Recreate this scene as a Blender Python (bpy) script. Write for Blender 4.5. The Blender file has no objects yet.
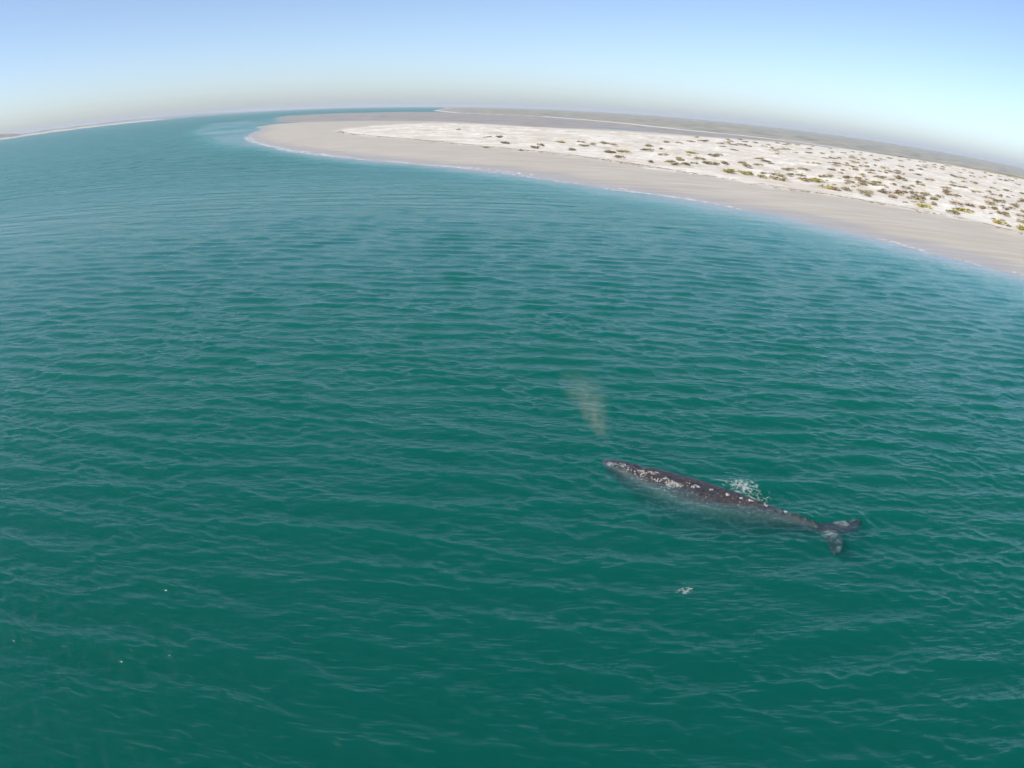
import bpy, bmesh, math, random
import numpy as np
from mathutils import Vector, Matrix

rng = np.random.default_rng(7)
random.seed(7)
SC = bpy.context.scene
COL = SC.collection
R = math.radians

# ------------------------------------------------------------------ camera
CAM_H = 16.8                                   # drone height over the water
FPX = 790.0                                    # equisolid focal length in pixels of a 1024 wide frame
UPC = np.array([0.03013373, 0.93841918, 0.34418223]); UPC /= np.linalg.norm(UPC)
_f = np.array([0, 0, -1.0]); FWD = _f - UPC * (_f @ UPC); FWD /= np.linalg.norm(FWD)
RGT = np.cross(FWD, UPC)
cam = bpy.data.cameras.new('camera')
camo = bpy.data.objects.new('camera', cam); COL.objects.link(camo)
cam.type = 'PANO'
cam.sensor_fit = 'HORIZONTAL'; cam.sensor_width = 36.0; cam.sensor_height = 27.0
cam.panorama_type = 'FISHEYE_EQUISOLID'
cam.fisheye_lens = FPX / 1024 * 36.0; cam.fisheye_fov = R(180)
cam.lens = FPX / 1024 * 36.0
cam.clip_start = 0.1; cam.clip_end = 150000
M = Matrix(((RGT[0], RGT[1], RGT[2], 0), (FWD[0], FWD[1], FWD[2], 0), (UPC[0], UPC[1], UPC[2], CAM_H), (0, 0, 0, 1)))
camo.matrix_world = M
SC.camera = camo

# ------------------------------------------------------------------ sky, sun, exposure
SUN_AZ, SUN_EL = R(-118), R(39)                # clockwise from +Y (the viewing direction)
world = bpy.data.worlds.new('World'); SC.world = world; world.use_nodes = True
wn = world.node_tree.nodes; wl = world.node_tree.links
sky = wn.new('ShaderNodeTexSky'); sky.sky_type = 'NISHITA'; sky.sun_disc = False
sky.sun_elevation = SUN_EL; sky.sun_rotation = SUN_AZ
sky.altitude = 0; sky.air_density = .66; sky.dust_density = .95; sky.ozone_density = 1.8
wn['Background'].inputs['Strength'].default_value = 0.15
wl.new(sky.outputs[0], wn['Background'].inputs['Color'])
sun = bpy.data.lights.new('sun', 'SUN'); sun.energy = 3.7; sun.angle = R(0.5); sun.color = (1, 0.95, 0.87)
suno = bpy.data.objects.new('sun', sun); COL.objects.link(suno)
sd = Vector((math.sin(SUN_AZ) * math.cos(SUN_EL), math.cos(SUN_AZ) * math.cos(SUN_EL), math.sin(SUN_EL)))
suno.rotation_euler = sd.to_track_quat('Z', 'Y').to_euler(); suno.location = sd * 60
VS = SC.view_settings
VS.view_transform = 'Standard'; VS.look = 'None'; VS.exposure = 0.35; VS.gamma = 1.0; VS.use_curve_mapping = False
SC.render.engine = 'CYCLES'
cy = SC.cycles
cy.use_denoising = True; cy.max_bounces = 4; cy.diffuse_bounces = 2; cy.glossy_bounces = 1
cy.transparent_max_bounces = 12; cy.volume_bounces = 0; cy.volume_step_rate = 1.0; cy.volume_max_steps = 128
cy.use_adaptive_sampling = True; cy.adaptive_threshold = 0.03; cy.sample_clamp_indirect = 6; cy.sample_clamp_direct = 1.2

# ------------------------------------------------------------------ helpers
def pix(px, py, z=0.0):
    """The point of the level z that the photograph shows at a pixel."""
    px = np.asarray(px, float) - 512; py = 384 - np.asarray(py, float)
    r = np.hypot(px, py) + 1e-9
    th = 2 * np.arcsin(r / (2 * FPX)); s = np.sin(th) / r
    d = np.stack([px * s, py * s, -np.cos(th)], -1)
    d = np.stack([d @ RGT, d @ FWD, d @ UPC], -1)
    t = (z - CAM_H) / np.minimum(d[..., 2], -1e-4)
    return d[..., :2] * t[..., None]

def mesh_np(name, v, quads=None, tris=None, smooth=True):
    me = bpy.data.meshes.new(name)
    v = np.ascontiguousarray(v, np.float32)
    parts, starts, n = [], [], 0
    for f in (quads, tris):
        if f is not None and len(f):
            k = f.shape[1]
            parts.append(np.asarray(f, np.int32).ravel()); starts.append(n + np.arange(len(f)) * k); n += f.size
    idx = np.concatenate(parts); st = np.concatenate(starts).astype(np.int32)
    me.vertices.add(len(v)); me.vertices.foreach_set('co', v.ravel())
    me.loops.add(len(idx)); me.loops.foreach_set('vertex_index', idx)
    me.polygons.add(len(st)); me.polygons.foreach_set('loop_start', st)
    me.update(calc_edges=True); me.validate()
    if smooth: me.polygons.foreach_set('use_smooth', np.ones(len(me.polygons), bool))
    return me

def link(name, me, mat=None, parent=None):
    o = bpy.data.objects.new(name, me); COL.objects.link(o)
    if mat is not None and me is not None and not me.materials: me.materials.append(mat)
    if parent is not None: o.parent = parent
    return o

def tag(o, label=None, cat=None, group=None, kind=None):
    for k, val in (('label', label), ('category', cat), ('group', group), ('kind', kind)):
        if val: o[k] = val
    return o

class NT:
    """Small node-building helper."""
    def __init__(s, name):
        s.m = bpy.data.materials.new(name); s.m.use_nodes = True
        s.t = s.m.node_tree; s.t.nodes.clear(); s.out = s.t.nodes.new('ShaderNodeOutputMaterial')
    def n(s, typ, **kw):
        nd = s.t.nodes.new('ShaderNode' + typ)
        for k, v in kw.items():
            if k.startswith('p_'): setattr(nd, k[2:], v)
            else: s.put(nd.inputs[k.replace('_', ' ')] if k.replace('_', ' ') in nd.inputs else nd.inputs[k], v)
        return nd
    def put(s, inp, v):
        if isinstance(v, bpy.types.NodeSocket): s.t.links.new(v, inp)
        else: inp.default_value = v
    def math(s, op, a, b=0.0, clamp=False):
        nd = s.t.nodes.new('ShaderNodeMath'); nd.operation = op; nd.use_clamp = clamp
        s.put(nd.inputs[0], a); s.put(nd.inputs[1], b); return nd.outputs[0]
    def mix(s, fac, a, b):
        nd = s.t.nodes.new('ShaderNodeMix'); nd.data_type = 'RGBA'
        s.put(nd.inputs[0], fac); s.put(nd.inputs[6], a); s.put(nd.inputs[7], b); return nd.outputs[2]
    def noise(s, vec, scale, detail=3.0, rough=0.55):
        nd = s.t.nodes.new('ShaderNodeTexNoise'); s.put(nd.inputs['Vector'], vec)
        nd.inputs['Scale'].default_value = scale; nd.inputs['Detail'].default_value = detail
        nd.inputs['Roughness'].default_value = rough; return nd.outputs[0]
    def ramp(s, val, a, b):
        nd = s.t.nodes.new('ShaderNodeMapRange'); nd.interpolation_type = 'SMOOTHSTEP'
        s.put(nd.inputs[0], val); nd.inputs[1].default_value = a; nd.inputs[2].default_value = b
        return nd.outputs[0]
    def mapping(s, vec, rot=(0, 0, 0), scale=(1, 1, 1)):
        nd = s.t.nodes.new('ShaderNodeMapping'); s.put(nd.inputs[0], vec)
        nd.inputs['Rotation'].default_value = rot; nd.inputs['Scale'].default_value = scale
        return nd.outputs[0]

def C(r, g, b): return (r, g, b, 1.0)

def fbm(x, y, lam, seed, octaves=3):
    """Cheap smooth random field from rotated sine products, about -1..1."""
    r = np.random.default_rng(seed); out = 0; amp = 1.0; tot = 0
    for o in range(octaves):
        for k in range(4):
            a = r.uniform(0, 2 * np.pi); p = r.uniform(0, 2 * np.pi); l = lam * r.uniform(.7, 1.4)
            q = r.uniform(0, 2 * np.pi)
            u = x * np.cos(a) + y * np.sin(a); v = -x * np.sin(a) + y * np.cos(a)
            out = out + amp * .5 * np.sin(u * 6.283 / l + p + .9 * np.sin(v * 6.283 / (l * 1.7) + q))
        tot += amp; lam *= .47; amp *= .55
    return out / tot

def sdist(px, py, poly):
    """Signed distance to a polygon, positive inside."""
    d2 = np.full(px.shape, 1e18); ins = np.zeros(px.shape, bool)
    n = len(poly)
    for i in range(n):
        ax, ay = poly[i]; bx, by = poly[(i + 1) % n]
        ex, ey = bx - ax, by - ay
        wx, wy = px - ax, py - ay
        t = np.clip((wx * ex + wy * ey) / (ex * ex + ey * ey + 1e-12), 0, 1)
        d2 = np.minimum(d2, (wx - ex * t) ** 2 + (wy - ey * t) ** 2)
        c = ((ay <= py) & (by > py)) | ((by <= py) & (ay > py))
        with np.errstate(divide='ignore', invalid='ignore'):
            xi = ax + (py - ay) / (by - ay + 1e-30) * ex
        ins ^= c & (px < xi)
    return np.where(ins, 1, -1) * np.sqrt(d2)

def smooth_line(pts, per=8):
    """Catmull-Rom through points."""
    p = np.asarray(pts, float); p = np.vstack([2 * p[0] - p[1], p, 2 * p[-1] - p[-2]])
    out = []
    for i in range(1, len(p) - 2):
        t = np.linspace(0, 1, per, endpoint=False)[:, None]
        a, b, c, d = p[i - 1], p[i], p[i + 1], p[i + 2]
        out.append(.5 * (2 * b + (c - a) * t + (2 * a - 5 * b + 4 * c - d) * t ** 2 + (3 * b - a - 3 * c + d) * t ** 3))
    out.append(p[-2][None]); return np.vstack(out)

def sst(x, a, b):
    t = np.clip((x - a) / (b - a), 0, 1); return t * t * (3 - 2 * t)

def polar_grid(radii, angles):
    """Rings round the camera's foot, closed in azimuth; angles clockwise from +Y."""
    nr, na = len(radii), len(angles)
    rr, aa = np.meshgrid(radii, angles, indexing='ij')
    x = rr * np.sin(aa); y = rr * np.cos(aa)
    i = np.arange(nr - 1)[:, None] * na; j = np.arange(na)[None]; k = (j + 1) % na
    q = np.stack([i + j, i + k, i + na + k, i + na + j], -1).reshape(-1, 4)
    return x.ravel(), y.ravel(), rr.ravel(), q

def azimuths(half, fine, coarse=R(4)):
    f = np.linspace(-half, half, int(2 * half / fine) + 1)
    c = np.linspace(half, 2 * np.pi - half, int((2 * np.pi - 2 * half) / coarse) + 2)[1:-1]
    return np.concatenate([f, c])

# ------------------------------------------------------------------ the lie of the land
near_shore = [(247, 137), (250, 140.5), (270, 146.5), (300, 152), (350, 158), (400, 163), (450, 167), (500, 172), (560, 180.5),
              (620, 190), (680, 198), (740, 209), (800, 220.5), (860, 235), (920, 249.5), (980, 265), (1024, 277)]
far_tip = [(830, 148), (760, 140), (697, 136), (616, 130), (540, 127.3), (480, 123), (440, 121.5), (380, 121), (330, 121.6), (300, 122.6),
           (272, 124.5), (257, 127), (262, 130), (253, 132.5)]
NS = smooth_line(pix(*np.array(near_shore).T), 6)
FT = pix(*np.array(far_tip).T)
SPIT = np.vstack([NS, [(95, 78), (130, 40), (220, -40), (1600, -260), (3000, 700), (900, 1000)], FT])
BACK = np.array([(-167, 2030), (-60, 1800), (40, 1648), (95, 1420), (149, 1243), (185, 1080), (218, 995), (294, 985), (349, 968), (420, 880),
                 (1500, -100), (20000, -2000), (34000, 9000), (30000, 26000), (2000, 37000), (-3300, 34000), (-560, 6000), (-330, 3000)], float)
LEFT = np.array([(-6500, 900), (-5200, 2200), (-3900, 3400), (-3300, 4300), (-3050, 5200), (-2850, 6200), (-3200, 6300), (-3600, 5200), (-4300, 4300), (-5600, 2900), (-7000, 1200)], float)
dry_near = [(339, 131), (345, 133), (370, 136), (420, 140), (460, 144), (500, 148), (560, 154), (620, 162), (670, 170), (740, 181), (800, 190.5), (860, 200),
            (920, 211), (980, 223), (1024, 235)]
WR = smooth_line(pix(*np.array(dry_near).T, z=1.0), 6)
DRYF = pix(*np.array([(830, 147), (700, 137), (560, 128.6), (480, 124.2), (440, 122.8), (400, 124.2), (365, 126.5), (346, 128.8)]).T, z=1.2)
DRY = np.vstack([WR, [(150, 140), (200, 90), (320, 40), (1500, -150), (2800, 650), (900, 990)], DRYF])
MUD = pix(*np.array([(285, 116), (330, 113.6), (400, 112), (455, 112.2), (540, 116.4), (616, 122.8), (697, 131.8), (760, 138), (840, 147), (760, 142), (616, 132), (540, 130), (440, 124), (330, 123), (280, 121)]).T)
BANK = pix(*np.array([(196, 131), (212, 124), (250, 119), (300, 117.5), (420, 117), (420, 124), (300, 128), (300, 146), (262, 146), (238, 143), (215, 137)]).T)

def land(x, y):
    sS = sdist(x, y, SPIT); sB = sdist(x, y, BACK); sL = sdist(x, y, LEFT)
    sD = sdist(x, y, DRY); sM = sdist(x, y, MUD); sK = sdist(x, y, BANK)
    sS = sS + 1.6 * fbm(x, y, 34, 11, 2)
    n1 = fbm(x, y, 26, 1, 4); n2 = fbm(x, y, 7, 2, 2); n3 = fbm(x, y, 160, 3, 3)
    under = lambda s, a: np.maximum(s * a, -7.5)
    zS = np.where(sS > 0, 1.05 * (1 - np.exp(-np.maximum(sS, 0) / 22)), np.where(sS > -8, sS * .018, -.144 + (sS + 8) * .06))
    zS = zS + (sst(sS, 0, 20) * .05) * n1
    dryk = sst(sD + 7 * n1, -20, 16)
    zS = zS + dryk * (.25 + .65 * sst(sD, 6, 60) * np.maximum(n1 + .4, 0) + .22 * n2 * sst(sD, 4, 30))
    zB = np.where(sB > 0, .4 + 2.2 * (1 - np.exp(-np.maximum(sB, 0) / 120)) + 1.6 * sst(sB, 40, 300) * n3, under(sB, .03))
    zL = np.where(sL > 0, 46 * sst(sL, 40, 520) * (1 + .35 * fbm(x, y, 500, 5, 3)) + 2.5 * sst(sL, 0, 60), under(sL, .02))
    zM = np.where(sM > -60, .03 + .05 * n3 - .004 * np.maximum(-sM, 0), -7.5)
    zK = np.where(sK > -400, -.05 + .05 * n3 - .006 * np.maximum(-sK, 0) - .00025 * np.maximum(-sK, 0) ** 2, -7.5)
    z = np.maximum.reduce([zS, zB, zL, zM, zK, np.full(x.shape, -7.5)])
    zone = np.zeros(x.shape + (4,), np.float32); zone[..., 3] = sst(sS + 2 * n1, 1, 16)
    zone[..., 0] = np.maximum.reduce([dryk, np.where((sB > 0) & (sB < 16) & (zB > zS), 1, 0), sst(sL, 2, 30) * (1 - sst(sL, 90, 200))])
    zone[..., 1] = np.maximum(np.where(zB >= zS, sst(sB, 12, 40), 0), sst(sL, 90, 240))
    zone[..., 2] = np.where((zM >= zS) & (zB < zM), 1, 0); zone[..., 3] = np.maximum(zone[..., 3], zone[..., 2])
    return z, zone

def ground_z(x, y):
    z, _ = land(np.atleast_1d(np.asarray(x, float)), np.atleast_1d(np.asarray(y, float))); return z

# ------------------------------------------------------------------ ground (sand, flats and the sea bed, to the horizon)
def sand_material():
    t = NT('sand')
    pos = t.n('NewGeometry').outputs['Position']
    at = t.n('Attribute', p_attribute_name='zone')
    sep = t.n('SeparateColor', Color=at.outputs['Color'])
    big = t.noise(pos, .035, 4); mid = t.noise(pos, .35, 5); fine = t.noise(pos, 3.0, 4)
    streak = t.noise(t.mapping(pos, rot=(0, 0, R(50)), scale=(.05, .6, 1)), 1.0, 4)
    wet = t.mix(t.ramp(streak, .35, .7), C(.45, .395, .31), C(.58, .52, .42))
    wet = t.mix(t.math('MULTIPLY', t.ramp(big, .4, .7), .5), wet, C(.50, .425, .33))
    dry = t.mix(t.ramp(mid, .3, .7), C(.68, .62, .52), C(.82, .77, .67))
    dry = t.mix(t.math('MULTIPLY', t.ramp(big, .40, .62), .75), dry, C(.58, .505, .405))
    dry = t.mix(t.math('MULTIPLY', t.ramp(t.noise(pos, .16, 5, .65), .50, .64), .5), dry, C(.46, .385, .27))     # dead ground cover between the shrubs
    veg = t.mix(t.ramp(t.noise(pos, .02, 6, .65), .38, .62), C(.20, .16, .06), C(.50, .39, .19))
    swash = t.mix(t.ramp(streak, .3, .7), C(.37, .325, .27), C(.44, .39, .33))
    wet = t.mix(at.outputs['Alpha'], swash, wet)
    mud = t.mix(t.ramp(big, .35, .65), C(.29, .25, .21), C(.40, .355, .30))
    dn = t.math('ADD', sep.outputs[0], t.math('MULTIPLY', t.math('SUBTRACT', mid, .5), .5))
    col = t.mix(t.ramp(dn, .3, .7), wet, dry)
    col = t.mix(t.ramp(sep.outputs[2], .3, .7), col, mud)
    col = t.mix(t.ramp(sep.outputs[1], .3, .7), col, veg)
    b = t.n('BsdfPrincipled', Base_Color=col, Roughness=t.math('SUBTRACT', .85, t.math('MULTIPLY', t.math('SUBTRACT', 1.0, t.ramp(dn, .3, .7)), t.math('SUBTRACT', .5, t.math('MULTIPLY', at.outputs['Alpha'], .25)))))
    bump = t.n('Bump', Strength=.5, Distance=.25, Height=t.math('ADD', mid, t.math('MULTIPLY', fine, .3)))
    t.put(b.inputs['Normal'], bump.outputs[0])
    t.put(t.out.inputs['Surface'], b.outputs[0]); return t.m

rad = [1.0, 20, 40, 60, 75]
r_ = 85.0
while r_ < 1500: rad.append(r_); r_ *= 1.0095
while r_ < 45000: rad.append(r_); r_ *= 1.03
rad.append(45000)
gx, gy, gr, gq = polar_grid(np.array(rad), azimuths(R(62), 1 / 330, R(5)))
gz, zone = land(gx, gy)
gme = mesh_np('ground', np.stack([gx, gy, gz], -1), gq)
ca = gme.color_attributes.new('zone', 'FLOAT_COLOR', 'POINT'); ca.data.foreach_set('color', zone.ravel())
SAND = sand_material()
tag(link('ground', gme, SAND), 'pale sand spit, tidal flats and the sandy sea bed', kind='structure')

# ------------------------------------------------------------------ water
NW = 110
W_HEAD, W_TAIL = pix(602, 458), pix(833, 532, -.35)
wr = np.random.default_rng(42)
lam = np.exp(wr.uniform(np.log(.36), np.log(5.0), NW))
th = R(8) + wr.normal(0, 1, NW) * np.interp(lam, [.5, 1.0, 1.6, 7.5], [R(36), R(30), R(17), R(14)])      # travel direction, from +Y
kk = 2 * np.pi / lam
kx, ky = kk * np.sin(th), kk * np.cos(th)
ph = wr.uniform(0, 2 * np.pi, NW)
slope = np.interp(np.log(lam), np.log([.36, .8, 1.6, 2.8, 4.0, 5.0]), [.028, .030, .027, .023, .011, .003]) * wr.uniform(.6, 1.4, NW)
amp = slope / kk
def waves(x, y, cell=None):
    """Gerstner sum: displaced position; components finer than the mesh cell fade out."""
    dx = np.zeros_like(x); dy = np.zeros_like(x); dz = np.zeros_like(x)
    gust = np.clip(.92 + .5 * fbm(x, y, 15, 31, 3), .5, 1.25)
    for i in range(NW):
        w = 1.0 if cell is None else sst(lam[i] / cell, 1.7, 3.4)
        if cell is not None and w.max() == 0: continue
        p = kx[i] * x + ky[i] * y + ph[i]
        a = amp[i] * w * (gust if lam[i] < 1.8 else 1)
        s = np.sin(p); dz += a * np.cos(p)
        dx -= a * s * np.sin(th[i]) * .85; dy -= a * s * np.cos(th[i]) * .85
    # ripples running off the whale
    ax, ay = W_HEAD; bx, by = W_TAIL; ex, ey = bx - ax, by - ay
    u = np.clip(((x - ax) * ex + (y - ay) * ey) / (ex * ex + ey * ey), 0, 1)
    d = np.hypot(x - ax - ex * u, y - ay - ey * u)
    wob = fbm(x, y, 1.7, 77, 2)
    dz += .05 * np.exp(-((d - 1.0) / 1.5) ** 2) * np.sin(d * 6.283 / .85 + 2.2 * wob) * (.6 + .6 * wob) * (1 if cell is None else sst(.85 / cell, 1.7, 3.4))
    return x + dx, y + dy, dz

wrad = [.5, 4, 8, 10.5]; r_ = 12.0
while r_ < 900: wrad.append(r_); r_ += max(.095, r_ * r_ / (CAM_H * FPX) * .85)
while r_ < 46000: wrad.append(r_); r_ *= 1.25
wrad.append(46000); wrad = np.array(wrad)
wx, wy, wrr, wq = polar_grid(wrad, azimuths(R(58), 1 / 440, R(5)))
cell = np.interp(wrr, wrad[:-1], np.diff(wrad)); cell = np.maximum(cell, wrr / 440)
az_all = np.abs(np.arctan2(wx, wy)); cell = np.where(az_all > R(58.5), np.maximum(cell, wrr * R(5)), cell)
near = wrr < 420
px_, py_, pz_ = wx.copy(), wy.copy(), np.zeros_like(wx)
px_[near], py_[near], pz_[near] = waves(wx[near], wy[near], cell[near])

def water_material():
    t = NT('sea_water')
    pos = t.n('NewGeometry').outputs['Position']
    a = t.mapping(pos, rot=(0, 0, R(-9)), scale=(.45, 1.5, 1))
    b = t.mapping(pos, rot=(0, 0, R(14)), scale=(.45, 1.3, 1))
    rip = t.math('ADD', t.math('MULTIPLY', t.noise(a, 2.3, 2, .6), 1.0), t.math('MULTIPLY', t.noise(b, 5.2, 1, .6), .30))
    # beyond the reach of the modelled waves the same chop goes on as relief
    dist = t.n('VectorMath', p_operation='LENGTH'); t.put(dist.inputs[0], pos)
    far = t.ramp(dist.outputs['Value'], 100.0, 260.0)
    c = t.mapping(pos, rot=(0, 0, R(-6)), scale=(.045, .24, 1))
    d = t.mapping(pos, rot=(0, 0, R(5)), scale=(.032, .10, 1))
    nfar = t.ramp(dist.outputs['Value'], 85.0, 165.0); vfar = t.ramp(dist.outputs['Value'], 150.0, 300.0)
    chop = t.math('ADD', t.math('MULTIPLY', t.math('MULTIPLY', t.noise(c, 1.0, 3, .6), 1.15), nfar), t.math('MULTIPLY', t.math('MULTIPLY', t.noise(d, 1.0, 3, .65), 2.3), vfar))
    h = t.math('ADD', t.math('MULTIPLY', t.math('MULTIPLY', rip, .085), t.math('ADD', .55, t.math('MULTIPLY', t.noise(pos, .045, 2), .9))), chop)
    bump = t.n('Bump', Strength=1.0, Distance=1.0, Height=h)
    fr = t.n('Fresnel', IOR=1.333, Normal=bump.outputs[0])
    gl = t.n('BsdfGlossy', Color=C(1, 1, 1), Roughness=t.math('ADD', .14, t.math('MULTIPLY', far, .20)), Normal=bump.outputs[0])
    tr = t.n('BsdfTransparent', Color=C(1, 1, 1))
    mx = t.n('MixShader'); # ripples too fine to build turn their faces to the viewer and lower the mean reflectance
    eff = t.math('MULTIPLY', fr.outputs[0], t.math('SUBTRACT', .88, t.math('MULTIPLY', far, .24)))
    t.put(mx.inputs[0], eff); t.put(mx.inputs[1], tr.outputs[0]); t.put(mx.inputs[2], gl.outputs[0])
    bk = t.n('MixShader'); t.put(bk.inputs[0], t.n('NewGeometry').outputs['Backfacing']); t.put(bk.inputs[1], mx.outputs[0]); t.put(bk.inputs[2], tr.outputs[0])   # light leaves the water without internal reflection
    t.put(t.out.inputs['Surface'], bk.outputs[0])
    sc = t.n('VolumeScatter', Color=C(.02, 1.0, .73), Density=.107)
    ab = t.n('VolumeAbsorption', Color=C(.48, .825, .795), Density=1.0)
    ad = t.n('AddShader'); t.put(ad.inputs[0], sc.outputs[0]); t.put(ad.inputs[1], ab.outputs[0])
    t.put(t.out.inputs['Volume'], ad.outputs[0])
    t.m.cycles.homogeneous_volume = True
    return t.m
WATER = water_material()
# a closed body: the wavy top, a skirt and a floor under the sea bed
na = len(wx) // len(wrad)
top_v = np.stack([px_, py_, pz_], -1)
rim = top_v[-na:].copy(); rim[:, 2] = -9.0
core = top_v[:na].copy(); core[:, 2] = -9.0
nv = len(top_v)
j = np.arange(na); k = (j + 1) % na
last = (len(wrad) - 1) * na
skirt = np.stack([last + j, last + k, nv + k, nv + j], -1)
floor_q = np.stack([nv + j, nv + k, nv + na + k, nv + na + j], -1)
capt = np.stack([k, j, np.full(na, nv + 2 * na)], -1)
capb = np.stack([nv + na + j, nv + na + k, np.full(na, nv + 2 * na + 1)], -1)
wv = np.vstack([top_v, rim, core, [[0, 0, 0], [0, 0, -9.0]]])
wme = mesh_np('water', wv, np.vstack([wq, skirt, floor_q]), np.vstack([capt, capb]))
tag(link('water', wme, WATER), 'green lagoon water with small wind waves', kind='structure')

# ------------------------------------------------------------------ hills far beyond the left shore
def hills():
    n, mrows = 160, 9
    az = np.linspace(R(-50), R(-14), n)
    prof = np.clip(.55 + .45 * fbm(az * 40, az * 0, 7, 44, 4), .08, 1) * sst(np.arange(n), 0, 20) * (1 - sst(np.arange(n), 90, n - 1))
    v = []
    for i in range(mrows):
        u = i / (mrows - 1)
        rr = 21500 + 3800 * u + 200 * np.sin(az * 55 + i)
        v.append(np.stack([rr * np.sin(az), rr * np.cos(az), -2 + 92 * prof * np.sin(np.pi * u) ** .8 * (1 + .12 * np.sin(az * 170 + 2.1 * i))], -1))
    v = np.vstack(v)
    i = np.arange(mrows - 1)[:, None] * n; q = np.arange(n - 1)[None]
    f = np.stack([i + q, i + q + 1, i + n + q + 1, i + n + q], -1).reshape(-1, 4)
    t = NT('hill_rock'); pos = t.n('NewGeometry').outputs['Position']
    b = t.n('BsdfPrincipled', Base_Color=t.mix(t.noise(pos, .004, 5), C(.16, .13, .11), C(.27, .23, .18)), Roughness=.9)
    t.put(t.out.inputs['Surface'], b.outputs[0])
    return tag(link('distant_hills', mesh_np('distant_hills', v, f), t.m), 'faint low hills behind the far shore on the left', kind='structure')
hills()

# ------------------------------------------------------------------ whale
def wing(root, tip_dir, up, chord_dir, span, stations, thick):
    """A tapering blade: stations are (u along the span, chord start, chord end); returns verts, quads."""
    nseg = 12; v = []; q = []
    for (u, c0, c1) in stations:
        for i in range(nseg):
            a = 2 * np.pi * i / nseg
            c = (c0 + c1) / 2 + (c1 - c0) / 2 * np.cos(a)
            tt = thick * (1 - .75 * u) * np.sin(a) * .5 * min(1, abs(c1 - c0) / .3)
            v.append(root + tip_dir * span * u + chord_dir * c + up * tt)
    m = len(stations)
    for s in range(m - 1):
        for i in range(nseg):
            q.append((s * nseg + i, s * nseg + (i + 1) % nseg, (s + 1) * nseg + (i + 1) % nseg, (s + 1) * nseg + i))
    caps = [list(range(nseg))[::-1], [(m - 1) * nseg + i for i in range(nseg)]]
    return v, q, caps

WS = [0, .012, .04, .09, .15, .21, .29, .38, .48, .58, .68, .78, .86, .92, .965, 1.0]
WW = [.03, .17, .33, .50, .68, .88, 1.14, 1.30, 1.30, 1.12, .82, .50, .30, .23, .20, .06]
WTp = [.03, .12, .24, .40, .56, .70, .84, .95, .98, .90, .74, .54, .38, .27, .15, .03]
WB = [.03, .20, .40, .66, .92, 1.14, 1.34, 1.42, 1.36, 1.15, .86, .58, .40, .26, .14, .03]
WR_ = [-.12, -.06, .00, .04, .07, .085, .09, .09, .09, .08, .05, .0, -.03, -.12, -.20, -.23]   # height of the ridge over the water
WL = 12.3
def whale_point(s, phi, off=0.0):
    """Body surface in the whale's own frame: head towards +x, phi 0 on the ridge, positive to the left side."""
    w = np.interp(s, WS, WW); t = np.interp(s, WS, WTp); b = np.interp(s, WS, WB); zr = np.interp(s, WS, WR_)
    c, sn = np.cos(phi), np.sin(phi)
    ht = t if c > 0 else b
    pk = np.interp(s, [0, .2, .5, .8, 1], [2.2, 2.1, 1.9, 1.5, 2.0])
    e = 2 / pk if c > 0 else 1.0
    y = (w + off) * np.sign(sn) * abs(sn) ** (e if c > 0 else .92)
    z = zr - t + (ht + off) * np.sign(c) * abs(c) ** (e if c > 0 else 1.0)
    if c > 0:
        kn = max(0., math.sin((s - .64) * 2 * np.pi / .034)) if .64 < s < .93 else 0.
        z += .085 * kn * max(0, c) ** 10 * sst(s, .64, .70)
        z -= .05 * math.exp(-((s - .175) / .02) ** 2) * max(0, c) ** 4            # dip behind the blowholes
        z += .05 * math.exp(-((s - .145) / .012) ** 2) * max(0, c) ** 8
    return np.array([WL * (.5 - s), y, z])

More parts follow.
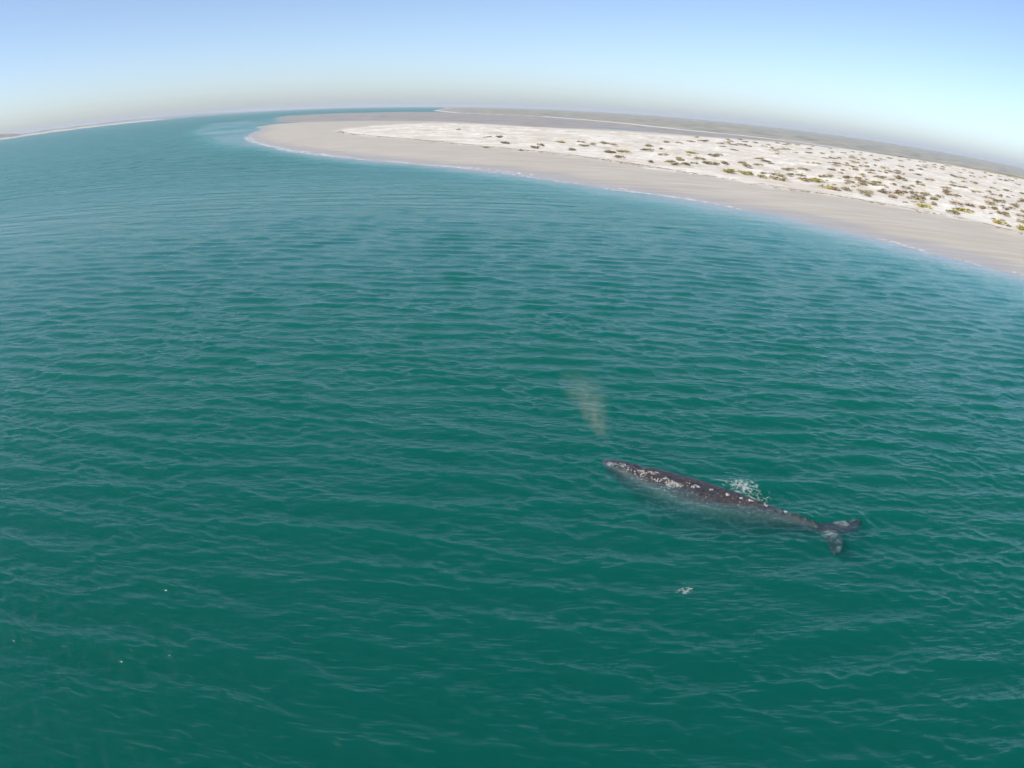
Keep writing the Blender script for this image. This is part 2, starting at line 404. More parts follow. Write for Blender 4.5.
def whale_skin():
    t = NT('whale_skin')
    co = t.n('TexCoord').outputs['Object']
    sx = t.n('SeparateXYZ', Vector=co)
    big = t.noise(co, 1.1, 5, .62); mid = t.noise(co, 6.0, 5, .7); fine = t.noise(co, 16, 3, .6)
    grey = t.mix(t.ramp(mid, .35, .68), C(.014, .015, .019), C(.062, .064, .073))
    # whale-lice and barnacle crust: rusty brown along the back
    back = t.ramp(sx.outputs[2], -.35, .12)
    brown = t.mix(t.ramp(fine, .35, .65), C(.014, .013, .013), C(.085, .061, .050))
    bm = t.math('MULTIPLY', back, t.ramp(t.math('ADD', t.math('MULTIPLY', big, .6), t.math('MULTIPLY', mid, .5)), .50, .62))
    col = t.mix(t.math('MULTIPLY', bm, .9), grey, brown)
    # pale scars
    vo = t.n('TexVoronoi', Vector=t.mapping(co, scale=(1, 1, .6)), Scale=5.0); vo.inputs['Randomness'].default_value = 1
    sp = t.math('MULTIPLY', t.math('SUBTRACT', 1.0, t.ramp(t.math('ADD', vo.outputs['Distance'], t.math('MULTIPLY', mid, .45)), .34, .48)), t.ramp(big, .38, .56))
    col = t.mix(t.math('MULTIPLY', t.math('MULTIPLY', sp, t.ramp(sx.outputs[2], -.6, -.05)), .5), col, C(.42, .40, .37))
    # named blotches: two on the flukes, some on back and snout
    msk = None
    for (bx, by, bz, br) in BLOTCH:
        d = t.n('VectorMath', p_operation='DISTANCE'); t.put(d.inputs[0], co); d.inputs[1].default_value = (bx, by, bz)
        e = t.math('SUBTRACT', 1.0, t.ramp(t.math('ADD', d.outputs['Value'], t.math('MULTIPLY', t.math('SUBTRACT', mid, .5), br * 5.0)), br * .35, br * 1.15))
        msk = e if msk is None else t.math('MAXIMUM', msk, e)
    col = t.mix(t.math('MULTIPLY', msk, .45), col, C(.46, .45, .40))
    col = t.mix(t.math('SUBTRACT', .6, t.math('MULTIPLY', t.ramp(sx.outputs[0], -5.0, -1.5), .6)), col, t.mix(msk, C(.022, .022, .026), col))     # darker tail stock
    b = t.n('BsdfPrincipled', Base_Color=col, Roughness=.5)
    b.inputs['Specular IOR Level'].default_value = .3
    bump = t.n('Bump', Strength=.6, Distance=.03, Height=t.math('ADD', mid, t.math('MULTIPLY', fine, .6)))
    t.put(b.inputs['Normal'], bump.outputs[0]); t.put(t.out.inputs['Surface'], b.outputs[0]); return t.m

BLOTCH = [tuple(whale_point(.33, .42)) + (.20,), tuple(whale_point(.36, .35)) + (.13,), tuple(whale_point(.56, .12)) + (.10,), tuple(whale_point(.045, .75)) + (.16,),
          (-6.15, .50, -.3, .36), (-6.35, -.75, -.3, .42), (-6.75, -1.4, -.33, .22), (-6.75, 1.45, -.33, .22), (-6.6, .9, -.33, .2)]

def build_whale():
    head = np.append(pix(602, 458), 0); notch = np.append(pix(833, 532, -.35), 0)
    d = head - notch; L = np.linalg.norm(d)
    root = bpy.data.objects.new('gray_whale', None); COL.objects.link(root)
    root.location = (head + notch) / 2
    root.rotation_euler = (R(-4), 0, math.atan2(d[1], d[0]))
    k = L / WL; root.scale = (k, 1, 1)
    tag(root, 'mottled grey whale lying at the surface with its tail flukes under water', 'whale')
    bm = bmesh.new()
    ns, nphi = 120, 48
    ring = []
    for i in range(ns):
        s = (i / (ns - 1))
        s = s ** 1.25 if i < ns else s
        ring.append([bm.verts.new(whale_point(s, 2 * np.pi * jj / nphi - np.pi)) for jj in range(nphi)])
    for i in range(ns - 1):
        for jj in range(nphi):
            bm.faces.new((ring[i][jj], ring[i][(jj + 1) % nphi], ring[i + 1][(jj + 1) % nphi], ring[i + 1][jj]))
    bm.faces.new(ring[0][::-1]); bm.faces.new(ring[-1])
    def add(vqc, turn=0.0):
        v, q, caps = vqc
        if turn:
            c_, s_ = math.cos(turn), math.sin(turn); pv = np.array([-5.6, 0, 0])
            v = [pv + np.array([c_ * (p - pv)[0] - s_ * (p - pv)[1], s_ * (p - pv)[0] + c_ * (p - pv)[1], p[2]]) for p in v]
        bv = [bm.verts.new(p) for p in v]
        for f in q: bm.faces.new([bv[a] for a in f])
        for f in caps: bm.faces.new([bv[a] for a in f])
    X, Y, Z = np.eye(3)
    for sgn in (1, -1):
        # fluke blade: swept leading edge, S-shaped trailing edge with a median notch
        add(wing(np.array([-5.7, -.05 * sgn, -.25]), Y * sgn, Z, -X, 1.9,
                 [(0, -.55, .60), (.10, -.40, .98), (.25, -.12, 1.22), (.42, .18, 1.36), (.60, .50, 1.42), (.76, .80, 1.42), (.90, 1.06, 1.38), (1.0, 1.24, 1.33)], .17), R(-8))
        # flipper
        out = np.array([-.45, .80 * sgn, -.40]); out /= np.linalg.norm(out)
        p = whale_point(.27, 1.75 * sgn); p[1] *= .85
        cd = np.array([-.88, -.47 * sgn, 0]); cd -= out * (cd @ out); cd /= np.linalg.norm(cd)
        add(wing(p, out, np.cross(cd, out), cd, 1.9, [(0, -.30, .45), (.2, -.34, .48), (.45, -.28, .52), (.7, -.12, .50), (.88, .10, .46), (1, .28, .38)], .22))
    bmesh.ops.recalc_face_normals(bm, faces=bm.faces)
    me = bpy.data.meshes.new('body'); bm.to_mesh(me); bm.free()
    tmp = bpy.data.objects.new('body', me); COL.objects.link(tmp)
    md = tmp.modifiers.new('remesh', 'REMESH'); md.mode = 'VOXEL'; md.voxel_size = .038; md.use_smooth_shade = True
    ms = tmp.modifiers.new('smooth', 'SMOOTH'); ms.factor = .5; ms.iterations = 3
    dg = bpy.context.evaluated_depsgraph_get()
    me2 = bpy.data.meshes.new_from_object(tmp.evaluated_get(dg)); me2.name = 'body'
    bpy.data.objects.remove(tmp); bpy.data.meshes.remove(me)
    me2.materials.clear(); me2.polygons.foreach_set('use_smooth', np.ones(len(me2.polygons), bool))
    link('body', me2, whale_skin(), root)
    # nostrils, eye, mouth line
    t = NT('dark_hide'); b = t.n('BsdfPrincipled', Base_Color=C(.012, .012, .014), Roughness=.4); t.put(t.out.inputs['Surface'], b.outputs[0]); dark = t.m
    def slit(name, pts, rad, mat):
        bm = bmesh.new(); prev = None
        for n_, p in enumerate(pts):
            r = rad * math.sin(math.pi * (n_ + .5) / len(pts)) + .006
            tang = np.array(pts[min(n_ + 1, len(pts) - 1)]) - np.array(pts[max(n_ - 1, 0)]); tang /= np.linalg.norm(tang)
            a1 = np.cross(tang, Z); a1 /= np.linalg.norm(a1) + 1e-9; a2 = np.cross(a1, tang)
            rg = [bm.verts.new(p + a1 * r * math.cos(q * math.pi / 4) + a2 * r * .6 * math.sin(q * math.pi / 4)) for q in range(8)]
            if prev: [bm.faces.new((prev[q], prev[(q + 1) % 8], rg[(q + 1) % 8], rg[q])) for q in range(8)]
            else: bm.faces.new(rg[::-1])
            prev = rg
        bm.faces.new(prev); m_ = bpy.data.meshes.new(name); bm.to_mesh(m_); bm.free()
        return link(name, m_, mat, root)
    for sgn in (1, -1):
        slit('nostril', [whale_point(.15 + .006 * q, sgn * (.10 + .012 * q), .005) for q in range(6)], .03, dark)
        slit('mouth_line', [whale_point(.012 + .011 * q, sgn * (1.22 + .05 * math.sin(q * .25)), .004) for q in range(15)], .018, dark)
        slit('eye', [whale_point(.19 + .002 * q, sgn * 1.62, .008) for q in range(5)], .045, dark)
    # barnacle crusts: clusters of low cones
    t = NT('barnacle_shell'); co = t.n('TexCoord').outputs['Object']
    b = t.n('BsdfPrincipled', Base_Color=t.mix(t.ramp(t.noise(co, 14, 4), .35, .65), C(.26, .23, .20), C(.58, .56, .51)), Roughness=.75)
    t.put(t.out.inputs['Surface'], b.outputs[0]); shell = t.m
    r2 = random.Random(5)
    spots = [(.335, .40, .22, 46), (.365, .34, .13, 22), (.56, .10, .08, 14), (.052, .70, .12, 20), (.10, .25, .16, 22), (.135, .5, .14, 18), (.20, .35, .18, 20), (.245, .12, .16, 18),
             (.27, .5, .14, 14), (.43, .15, .12, 14), (.655, .06, .10, 12), (.72, .1, .08, 10), (.80, .05, .08, 10), (.62, .1, .07, 8), (.30, .2, .12, 12), (.49, .08, .08, 8)]
    spots += [(r2.triangular(.06, .5, .22), r2.triangular(-.1, .7, .3), r2.uniform(.04, .12), r2.randint(2, 6)) for _ in range(16)]
    for (s0, f0, sp, n_) in spots:
        bm = bmesh.new()
        for _ in range(n_):
            a, rr = r2.uniform(0, 6.283), sp * math.sqrt(r2.random())
            s = s0 + rr * math.cos(a) * 1.5 / WL; f = f0 + rr * math.sin(a) / max(.3, np.interp(s0, WS, WW))
            p = whale_point(s, f, -.01); nrm = whale_point(s, f, .05) - p; nrm /= np.linalg.norm(nrm)
            a1 = np.cross(nrm, X); a1 /= np.linalg.norm(a1); a2 = np.cross(nrm, a1)
            br = r2.uniform(.018, .045)
            lo = [bm.verts.new(p + br * (a1 * math.cos(q * 1.0472) + a2 * math.sin(q * 1.0472))) for q in range(6)]
            hi = [bm.verts.new(p + nrm * (br * .7 + .012) + br * .5 * (a1 * math.cos(q * 1.0472) + a2 * math.sin(q * 1.0472))) for q in range(6)]
            pit = bm.verts.new(p + nrm * br * .4)
            for q in range(6):
                bm.faces.new((lo[q], lo[(q + 1) % 6], hi[(q + 1) % 6], hi[q])); bm.faces.new((hi[q], hi[(q + 1) % 6], pit))
        bmesh.ops.recalc_face_normals(bm, faces=bm.faces)
        m_ = bpy.data.meshes.new('barnacle_cluster'); bm.to_mesh(m_); bm.free()
        tag(link('barnacle_cluster', m_, shell, root), kind='stuff')
    return root
whale = build_whale()

# ------------------------------------------------------------------ foam and spray
def foam_material():
    t = NT('foam'); pos = t.n('NewGeometry').outputs['Position']
    d = t.n('BsdfPrincipled', Base_Color=C(.46, .54, .52), Roughness=.7)
    tr = t.n('BsdfTransparent')
    mx = t.n('MixShader'); t.put(mx.inputs[0], t.math('MULTIPLY', t.ramp(t.noise(pos, 5, 4, .65), .40, .64), .4)); t.put(mx.inputs[1], tr.outputs[0]); t.put(mx.inputs[2], d.outputs[0])
    t.put(t.out.inputs['Surface'], mx.outputs[0]); return t.m
FOAM = foam_material()

def wave_at(x, y):
    X, Y, Z = waves(np.asarray(x, float), np.asarray(y, float)); return X, Y, Z

def flakes(name, cx, cy, size, n, seed):
    """Bubbly film: many small ragged flakes and domes strung along short arcs, riding on the waves."""
    r = np.random.default_rng(seed); vs = []; fs = []
    pts = []; px0 = cx; py0 = cy
    a, b, ang = size
    while len(pts) < n:
        u = r.normal(0, .42, 2); u = np.clip(u, -1, 1)
        th0 = r.uniform(0, 6.28); m = r.integers(4, 12)
        for q in range(m):                                  # one lacy thread
            th0 += r.normal(0, .5)
            u = u + .06 * np.array([np.cos(th0), np.sin(th0)])
            if np.hypot(*u) < 1.05: pts.append(u.copy())
    pts = np.array(pts[:n])
    x = cx + a * pts[:, 0] * math.cos(ang) - b * pts[:, 1] * math.sin(ang)
    y = cy + a * pts[:, 0] * math.sin(ang) + b * pts[:, 1] * math.cos(ang)
    rad = r.uniform(.014, .05, n) * (1.25 - .7 * np.hypot(pts[:, 0], pts[:, 1]))
    for i in range(n):
        m = 7; base = len(vs); a0 = r.uniform(0, 6.28)
        an = a0 + np.arange(m) * 2 * np.pi / m; rr = rad[i] * r.uniform(.6, 1.3, m)
        X, Y, Z = wave_at(x[i] + rr * np.cos(an) * 1.5, y[i] + rr * np.sin(an))
        c = wave_at(np.array([x[i]]), np.array([y[i]]))
        for q in range(m): vs.append((X[q], Y[q], Z[q] + .004))
        vs.append((c[0][0], c[1][0], c[2][0] + .02 + rad[i] * .25))
        for q in range(m): fs.append((base + q, base + (q + 1) % m, base + m))
    return link(name, mesh_np(name, np.array(vs), None, np.array(fs)), FOAM)

c = pix(741, 489); tag(flakes('foam_patch', c[0], c[1], (1.45, 1.0, R(-28)), 1000, 3), 'white churned foam patch behind the back of the whale', 'foam', kind='stuff')
c = pix(756, 497); tag(flakes('foam_patch', c[0], c[1], (.9, .5, R(-30)), 220, 8), 'thin streaky foam trailing right of the churned patch along the tail stock', 'foam', kind='stuff')
c = pix(684, 591); tag(flakes('foam_patch', c[0], c[1], (.42, .30, R(20)), 230, 4), 'small separate foam blotch on open water in front of the whale', 'foam', kind='stuff')

def blow():
    base = pix(622, 459)
    def cen(u): return np.array([base[0] - .75 - 1.9 * u, base[1] + .6 + .5 * u, .55 + 3.9 * u])
    v = []; f = []; nr, na_ = 18, 24
    for i in range(nr):
        u = i / (nr - 1); r = (.5 + 1.25 * u) * math.sin(math.pi * min(1, max(0.02, u * .96 + .03))) ** .45
        for jn in range(na_):
            a = 2 * math.pi * jn / na_; v.append(cen(u) + r * np.array([math.cos(a), math.sin(a), .0]))
    for i in range(nr - 1):
        for jn in range(na_): f.append((i * na_ + jn, i * na_ + (jn + 1) % na_, (i + 1) * na_ + (jn + 1) % na_, (i + 1) * na_ + jn))
    v.append(cen(-.01)); v.append(cen(1.01)); tr = []
    for jn in range(na_):
        tr.append(((jn + 1) % na_, jn, nr * na_)); tr.append(((nr - 1) * na_ + jn, (nr - 1) * na_ + (jn + 1) % na_, nr * na_ + 1))
    me = mesh_np('blow_mist', np.array(v), np.array(f), np.array(tr))
    t = NT('mist'); pos = t.n('NewGeometry').outputs['Position']
    n1 = t.noise(t.mapping(pos, scale=(1.5, 1.5, .75)), 1.5, 4, .6)
    # denser near the core axis
    sx = t.n('SeparateXYZ', Vector=pos)
    u = t.math('DIVIDE', t.math('SUBTRACT', sx.outputs[2], .55), 3.9)
    ax = t.math('SUBTRACT', sx.outputs[0], t.math('SUBTRACT', base[0] - .75, t.math('MULTIPLY', u, 1.9)))
    ay = t.math('SUBTRACT', sx.outputs[1], t.math('ADD', base[1] + .6, t.math('MULTIPLY', u, .5)))
    rr = t.math('SQRT', t.math('ADD', t.math('MULTIPLY', ax, ax), t.math('MULTIPLY', ay, ay)))
    rn = t.math('DIVIDE', rr, t.math('ADD', .48, t.math('MULTIPLY', u, 1.2)))
    core = t.math('POWER', t.math('SUBTRACT', 1.0, rn, True), 1.3)
    ends = t.math('MULTIPLY', t.ramp(u, 0.0, .18), t.math('SUBTRACT', 1.0, t.ramp(u, .45, 1.0)))
    den = t.math('MULTIPLY', t.math('MULTIPLY', core, ends), t.math('MULTIPLY', t.ramp(n1, .30, .70), 0.44))
    vs = t.n('VolumeScatter', Color=C(1.0, .84, .48), Density=den); t.put(t.out.inputs['Volume'], vs.outputs[0])  # warm yellow of rainbow light in the droplets, put into the scatter colour
    t.m.cycles.volume_step_rate = .5 if hasattr(t.m.cycles, 'volume_step_rate') else 1
    return tag(link('blow_mist', me, t.m), 'faint column of misty breath hanging above the head of the whale', 'mist', kind='stuff')
blow()

# surf along the edge of the spit
def surf():
    r = np.random.default_rng(9); vs = []; qs = []
    P = NS; n = len(P)
    # resample by length
    seg = np.r_[0, np.cumsum(np.hypot(*np.diff(P, axis=0).T))]
    s = np.arange(0, seg[-1], .8); x = np.interp(s, seg, P[:, 0]); y = np.interp(s, seg, P[:, 1])
    tx, ty = np.gradient(x), np.gradient(y); l = np.hypot(tx, ty); nx, ny = ty / l, -tx / l     # towards the water or away: fixed below
    dens = np.interp(s, [0, 60, 250, 420, 600, seg[-1]], [1.0, 1.0, .85, .42, .25, .18])
    for line_, off, wd in ((0, .0, 1.5), (1, -2.0, .9), (2, 1.8, .8)):
        gate = fbm(s, s * 0 + line_ * 40, 46, 60 + line_, 3) * .5 + .5
        on = gate < dens * (1.0 if line_ == 0 else .62)
        wob = fbm(s, s * 0 + 9 * line_, 14, 70 + line_, 3)
        wv = wd * (.55 + .6 * np.abs(fbm(s, s * 0, 5, 80 + line_, 2))) * np.clip((dens * 1.1 - gate) * 3, .05, 1)
        prev = None
        for i in range(len(s)):
            if not on[i]: prev = None; continue
            cx, cy = x[i] + nx[i] * (off + 1.3 * wob[i]), y[i] + ny[i] * (off + 1.3 * wob[i])
            b = len(vs)
            for e in (-.5, 0, .5): vs.append((cx + nx[i] * wv[i] * e, cy + ny[i] * wv[i] * e, 0))
            if prev is not None:
                qs.append((prev, prev + 1, b + 1, b)); qs.append((prev + 1, prev + 2, b + 2, b + 1))
            prev = b
    vs = np.array(vs); z = ground_z(vs[:, 0], vs[:, 1]); vs[:, 2] = np.maximum(z + .03, .05) + .05 * (np.arange(len(vs)) % 3 == 1)
    t = NT('surf_foam'); pos = t.n('NewGeometry').outputs['Position']
    d = t.n('BsdfPrincipled', Base_Color=C(.80, .82, .84), Roughness=.7); tr = t.n('BsdfTransparent')
    mx = t.n('MixShader'); t.put(mx.inputs[0], t.ramp(t.noise(pos, .9, 4, .65), .32, .6)); t.put(mx.inputs[1], tr.outputs[0]); t.put(mx.inputs[2], d.outputs[0])
    t.put(t.out.inputs['Surface'], mx.outputs[0])
    tag(link('shore_foam', mesh_np('shore_foam', vs, np.array(qs)), t.m), 'thin white line of wash along the edge of the sand', kind='stuff')
surf()

# wrack line of dry weed along the top of the beach
def wrack():
    r = np.random.default_rng(14); P = WR
    seg = np.r_[0, np.cumsum(np.hypot(*np.diff(P, axis=0).T))]
    n = 2600; s = r.uniform(0, seg[-1], n)
    keep = (fbm(s, s * 0, 18, 90, 3) + r.uniform(-.5, .9, n)) > 0; s = s[keep]; n = len(s)
    off = r.normal(0, .55, n) + .9 * fbm(s, s * 0, 30, 91, 2) + np.where(r.random(n) < .25, -2.5, 0) + 1.5
    x = np.interp(s, seg, P[:, 0]); y = np.interp(s, seg, P[:, 1])
    e = 1.0; x2 = np.interp(s + e, seg, P[:, 0]); y2 = np.interp(s + e, seg, P[:, 1]); l = np.hypot(x2 - x, y2 - y) + 1e-6
    x = x - (y2 - y) / l * off; y = y + (x2 - x) / l * off
    z = ground_z(x, y); vs = []; fs = []
    for i in range(n):
        rr = r.uniform(.18, .6); hh = r.uniform(.05, .16); b = len(vs); a0 = r.uniform(0, 6.28); el = r.uniform(1, 2.2)
        for q in range(6):
            a = a0 + q * 1.0472; k_ = rr * r.uniform(.6, 1.25)
            vs.append((x[i] + k_ * el * math.cos(a), y[i] + k_ * math.sin(a), z[i] - .03))
        vs.append((x[i], y[i], z[i] + hh))
        fs += [(b + q, b + (q + 1) % 6, b + 6) for q in range(6)]
    t = NT('dry_weed'); pos = t.n('NewGeometry').outputs['Position']
    b = t.n('BsdfPrincipled', Base_Color=t.mix(t.noise(pos, .7, 3), C(.16, .11, .07), C(.34, .26, .18)), Roughness=.9); t.put(t.out.inputs['Surface'], b.outputs[0])
    tag(link('wrack_line', mesh_np('wrack_line', np.array(vs), None, np.array(fs), False), t.m), 'brown line of dry weed stranded along the top of the beach', kind='stuff')
wrack()

# ------------------------------------------------------------------ shrubs on the sand
def leaf_mat(name, a, b):
    t = NT(name); pos = t.n('NewGeometry').outputs['Position']; oi = t.n('ObjectInfo')
    f = t.math('ADD', t.math('MULTIPLY', t.noise(pos, 2.2, 3), .7), t.math('MULTIPLY', oi.outputs['Random'], .35))
    p = t.n('BsdfPrincipled', Base_Color=t.mix(t.ramp(f, .3, .8), a, b), Roughness=.75); t.put(t.out.inputs['Surface'], p.outputs[0]); return t.m
LEAF = {'G': leaf_mat('yellow_green_leaf', C(.27, .235, .04), C(.50, .42, .09)), 'O': leaf_mat('olive_leaf', C(.19, .16, .06), C(.40, .32, .14)),
        'R': leaf_mat('rusty_leaf', C(.21, .14, .065), C(.39, .275, .14)), 'B': leaf_mat('grey_brown_leaf', C(.26, .22, .125), C(.47, .40, .25)),
        'D': leaf_mat('dark_leaf', C(.17, .13, .085), C(.32, .24, .16))}
t_ = NT('twig'); b_ = t_.n('BsdfPrincipled', Base_Color=C(.16, .11, .075), Roughness=.9); t_.put(t_.out.inputs['Surface'], b_.outputs[0]); TWIG = t_.m
def shrub_meshes(seed, n):
    """A low wind-clipped bush one metre across: leaf blades in uneven clumps, and its twigs."""
    r = np.random.default_rng(seed); vs = []; fs = []
    clumps = [(r.uniform(-.42, .42), r.uniform(-.42, .42), r.uniform(.08, .34), r.uniform(.13, .24)) for _ in range(9)]
    for _ in range(n):
        cx, cy, cz, cr = clumps[r.integers(len(clumps))]
        p = np.array([cx, cy, cz]) + r.normal(0, .55, 3) * cr * np.array([1, 1, .8]); p[2] = max(.02, p[2] * (1 - .5 * np.hypot(p[0], p[1])))
        d = r.normal(0, 1, 3); d[2] = abs(d[2]) + .3; d /= np.linalg.norm(d); e = np.cross(d, r.normal(0, 1, 3)); e /= np.linalg.norm(e)
        l, w_ = r.uniform(.08, .16), r.uniform(.035, .065); b = len(vs)
        vs += [p, p + d * l * .5 + e * w_, p + d * l, p + d * l * .5 - e * w_]; fs.append((b, b + 1, b + 2, b + 3))
    leaf = mesh_np('foliage', np.array(vs), np.array(fs), None, False)
    tv = []; tf = []
    for (cx, cy, cz, cr) in clumps:
        b = len(tv); tip = np.array([cx, cy, cz + .05]); root = np.array([cx * .12, cy * .12, -.05])
        for p, w_ in ((root, .022), (tip, .006)):
            for q in range(3): tv.append(p + w_ * np.array([math.cos(q * 2.094), math.sin(q * 2.094), 0]))
        tf += [(b + q, b + (q + 1) % 3, b + 3 + (q + 1) % 3, b + 3 + q) for q in range(3)]
    return leaf, mesh_np('twigs', np.array(tv), np.array(tf), None, False)
SHR = [shrub_meshes(100 + i, 260) for i in range(7)]
_leafc = {}
def leaf_mesh(i, k):
    if (i, k) not in _leafc:
        m = SHR[i][0].copy(); m.materials.clear(); m.materials.append(LEAF[k]); _leafc[(i, k)] = m
    return _leafc[(i, k)]
for _, tm in SHR: tm.materials.append(TWIG)
KIND = {'G': 'yellow-green', 'O': 'olive', 'R': 'rusty brown', 'B': 'grey-brown', 'D': 'dark brown'}
A = [(92, 206, 35, 'G'), (125, 237, 30, 'O'), (160, 205, 30, 'B'), (170, 218, 30, 'B'), (208, 214, 20, 'B'), (250, 212, 45, 'B'), (290, 216, 25, 'B'), (270, 243, 40, 'O'), (318, 236, 62, 'G'), (315, 264, 30, 'O'),
     (436, 285, 22, 'O'), (505, 285, 28, 'O'), (535, 293, 25, 'O'), (548, 275, 25, 'O'), (575, 293, 30, 'O'), (605, 293, 22, 'O'), (628, 267, 28, 'O'), (595, 245, 40, 'G'), (650, 290, 25, 'O'), (685, 292, 40, 'O'), (728, 288, 28, 'R'),
     (742, 318, 60, 'G'), (808, 330, 35, 'G'), (815, 303, 32, 'B'), (862, 297, 22, 'B'), (880, 328, 22, 'O'), (878, 343, 28, 'O'), (890, 281, 28, 'B'), (590, 205, 40, 'B'), (655, 204, 38, 'D'), (705, 212, 30, 'B'),
     (735, 210, 38, 'B'), (765, 213, 34, 'B'), (795, 215, 34, 'B'), (822, 220, 30, 'B'), (760, 235, 30, 'B'), (680, 257, 44, 'B'), (705, 260, 24, 'B'), (430, 240, 34, 'B'), (490, 256, 26, 'B')]
B = [(8, 243, 20, 'D'), (35, 253, 20, 'B'), (110, 277, 25, 'B'), (150, 268, 38, 'B'), (65, 287, 50, 'B'), (130, 297, 50, 'B'), (165, 315, 60, 'R'), (218, 320, 36, 'G'), (250, 341, 72, 'G'), (240, 300, 28, 'B'), (280, 273, 40, 'D'),
     (325, 305, 28, 'O'), (330, 325, 28, 'R'), (385, 321, 40, 'R'), (360, 312, 25, 'O'), (425, 278, 25, 'B'), (478, 365, 36, 'D'), (505, 382, 30, 'R'), (540, 355, 34, 'R'), (607, 383, 44, 'R'), (588, 367, 22, 'D'), (558, 403, 14, 'B'),
     (635, 418, 40, 'G'), (540, 313, 36, 'O'), (530, 297, 40, 'O'), (607, 288, 40, 'D'), (500, 280, 30, 'B'), (510, 332, 20, 'B'), (560, 343, 30, 'B'), (610, 325, 25, 'B'), (692, 382, 24, 'B'), (668, 392, 24, 'O'), (668, 415, 24, 'B'),
     (752, 373, 72, 'O'), (750, 405, 34, 'R'), (797, 413, 32, 'R'), (795, 440, 44, 'G'), (735, 442, 36, 'O'), (862, 426, 30, 'R'), (890, 415, 44, 'B'), (900, 394, 24, 'B'), (840, 360, 40, 'B'), (825, 325, 34, 'B'), (935, 400, 40, 'B'),
     (985, 420, 40, 'B'), (940, 443, 36, 'R'), (932, 485, 36, 'G'), (960, 495, 18, 'O'), (1012, 507, 30, 'G'), (1008, 465, 32, 'B'), (770, 285, 30, 'B'), (722, 345, 30, 'B'), (700, 270, 40, 'B'), (640, 265, 40, 'B'), (900, 345, 44, 'B'),
     (960, 352, 36, 'B'), (1000, 330, 36, 'B'), (870, 300, 34, 'B'), (930, 310, 34, 'B'), (790, 345, 28, 'B')]
spots = [(540 + x / 3.938, 90 + (y + w * .12) / 3.938, w / 3.938, k) for x, y, w, k in A] + [(764 + x / 3.938, 100 + (y + w * .12) / 3.938, w / 3.938, k) for x, y, w, k in B]
spots += [(488, 138.5, 6, 'D'), (502, 139.5, 9, 'D'), (505, 143.8, 7, 'D'), (535, 148.5, 6, 'D'), (540, 146, 5, 'O'), (459, 129.5, 5, 'B'), (521, 151, 4, 'O'), (486, 148, 4, 'B')]
named = len(spots)
rs = random.Random(33); tries = 0
cl = [(rs.uniform(660, 1040), rs.random() ** 1.5) for _ in range(46)]
while len(spots) < 292 and tries < 60000:            # the dense low scatter towards the back of the sand
    tries += 1
    cx_, cv_ = rs.choice(cl); loose = rs.random() < .3
    X = rs.uniform(655, 1040) if loose else cx_ + rs.gauss(0, 13); hor = np.interp(X, [640, 768, 896, 1024], [129.5, 141.5, 157, 180]); lo = np.interp(X, [640, 768, 896, 1024], [150, 178, 203, 230])
    Yp = hor + (lo - hor) * (rs.random() ** 1.7 if loose else min(1, max(0.02, cv_ + rs.gauss(0, .07))))
    pr = np.interp(X, [655, 720, 800, 900, 1024], [.15, .35, .8, 1, 1])
    if rs.random() > pr: continue
    w_ = 3 + 8 * rs.random() ** 1.6 * np.interp(Yp - hor, [0, 30], [.75, 1.0])
    if any(abs(X - q[0]) < (w_ + q[2]) * .36 and abs(Yp - q[1]) < 1.6 for q in spots): continue
    q_ = pix(X, Yp, 1.4)
    if sdist(q_[:1], q_[1:], DRY)[0] < 8: continue
    spots.append((X, Yp, w_, rs.choice('BBBBBODR')))
XY = np.array([pix(s[0], s[1], 1.55) for s in spots])
GZ = ground_z(XY[:, 0], XY[:, 1])
XY = np.array([pix(s[0], s[1], float(np.clip(z, .3, 3))) for s, z in zip(spots, GZ)]); GZ = ground_z(XY[:, 0], XY[:, 1])
seen = {}
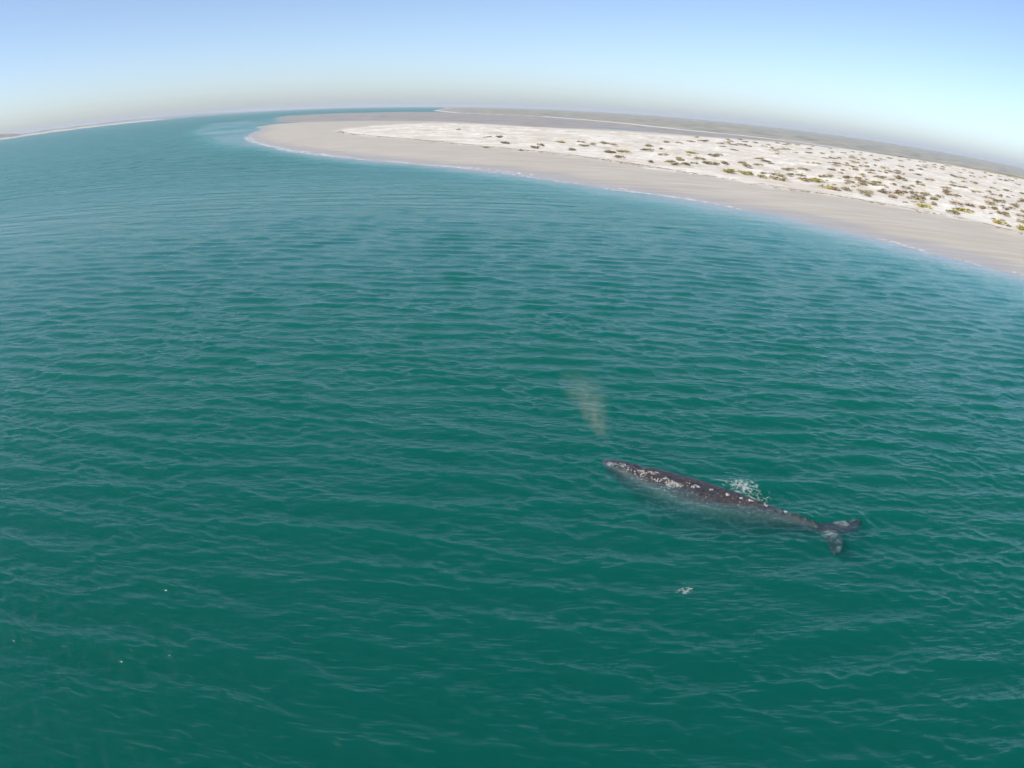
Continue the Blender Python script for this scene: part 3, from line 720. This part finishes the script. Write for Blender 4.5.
for i, (s, p, gz0) in enumerate(zip(spots, XY, GZ)):
    dist = math.hypot(p[0], p[1]); wid = s[2] / FPX * dist * (1.7 if s[3] == 'G' else 1.45)
    wid = min(wid, 5.5)
    big = s[2] > 13.5 or (s[3] == 'G' and s[2] > 8.5)
    vi = rs.randrange(len(SHR))
    if big:
        o = bpy.data.objects.new('dune_shrub', None); COL.objects.link(o)
        link('foliage', leaf_mesh(vi, s[3]), None, o); link('twigs', SHR[vi][1], None, o)
    else:
        o = link('dune_shrub', leaf_mesh(vi, s[3]))
    o.location = (p[0], p[1], gz0 - .02); o.rotation_euler = (0, 0, rs.uniform(0, 6.28))
    hgt = wid * rs.uniform(.6, 1.0)
    o.scale = (wid, wid * rs.uniform(.8, 1.2), min(hgt, 2.4))
    zx = [(560, 'near the tip'), (640, 'left of mid-spit'), (700, 'at mid-spit'), (770, 'right of mid-spit'), (830, 'on the right half'), (880, 'on the right third'), (930, 'well to the right'), (980, 'near the right edge'), (9999, 'at the right edge')]
    where = next(n_ for x_, n_ in zx if s[0] < x_)
    wr_y = np.interp(s[0], [q[0] for q in dry_near], [q[1] for q in dry_near]); dpx = wr_y - s[1]
    row = 'above the weed line' if dpx < 9 else 'on middle sand' if dpx < 22 else 'on back sand'
    szw = 'large' if s[2] > 13 else 'mid-sized' if s[2] > 8 else 'small'
    seen.setdefault(f'{szw} {KIND[s[3]]} shrub {row} {where}', []).append((s[0], o))
ORD = ['first', 'second', 'third', 'fourth', 'fifth', 'sixth', 'seventh', 'eighth', 'ninth', 'tenth', 'eleventh', 'twelfth', 'thirteenth', 'fourteenth', 'fifteenth', 'sixteenth', 'seventeenth', 'eighteenth', 'nineteenth', 'twentieth', 'twenty-first', 'twenty-second', 'twenty-third', 'twenty-fourth']
for lab, lst in seen.items():
    lst.sort(key=lambda q: q[0])
    for n_, (_, o) in enumerate(lst):
        l2 = lab if len(lst) == 1 or n_ > 23 else lab + f', {ORD[n_]} such from left'
        tag(o, l2, 'shrub', 'shrubs scattered over the dry sand')

# ------------------------------------------------------------------ haze over the lagoon
def haze():
    me = bpy.data.meshes.new('haze'); bm = bmesh.new(); bmesh.ops.create_cube(bm, size=1.0)
    for v in bm.verts: v.co = Vector((v.co.x * 94000, v.co.y * 94000, -11 if v.co.z < 0 else 110))
    bm.to_mesh(me); bm.free()
    t = NT('haze_air'); pv = t.n('VolumePrincipled', Color=C(.90, .95, .99), Density=6e-5, Anisotropy=0.0)
    t.put(t.out.inputs['Volume'], pv.outputs[0]); t.m.cycles.homogeneous_volume = True
    tag(link('haze', me, t.m), 'pale sea haze', kind='stuff')
HAZE = True
if HAZE: haze()
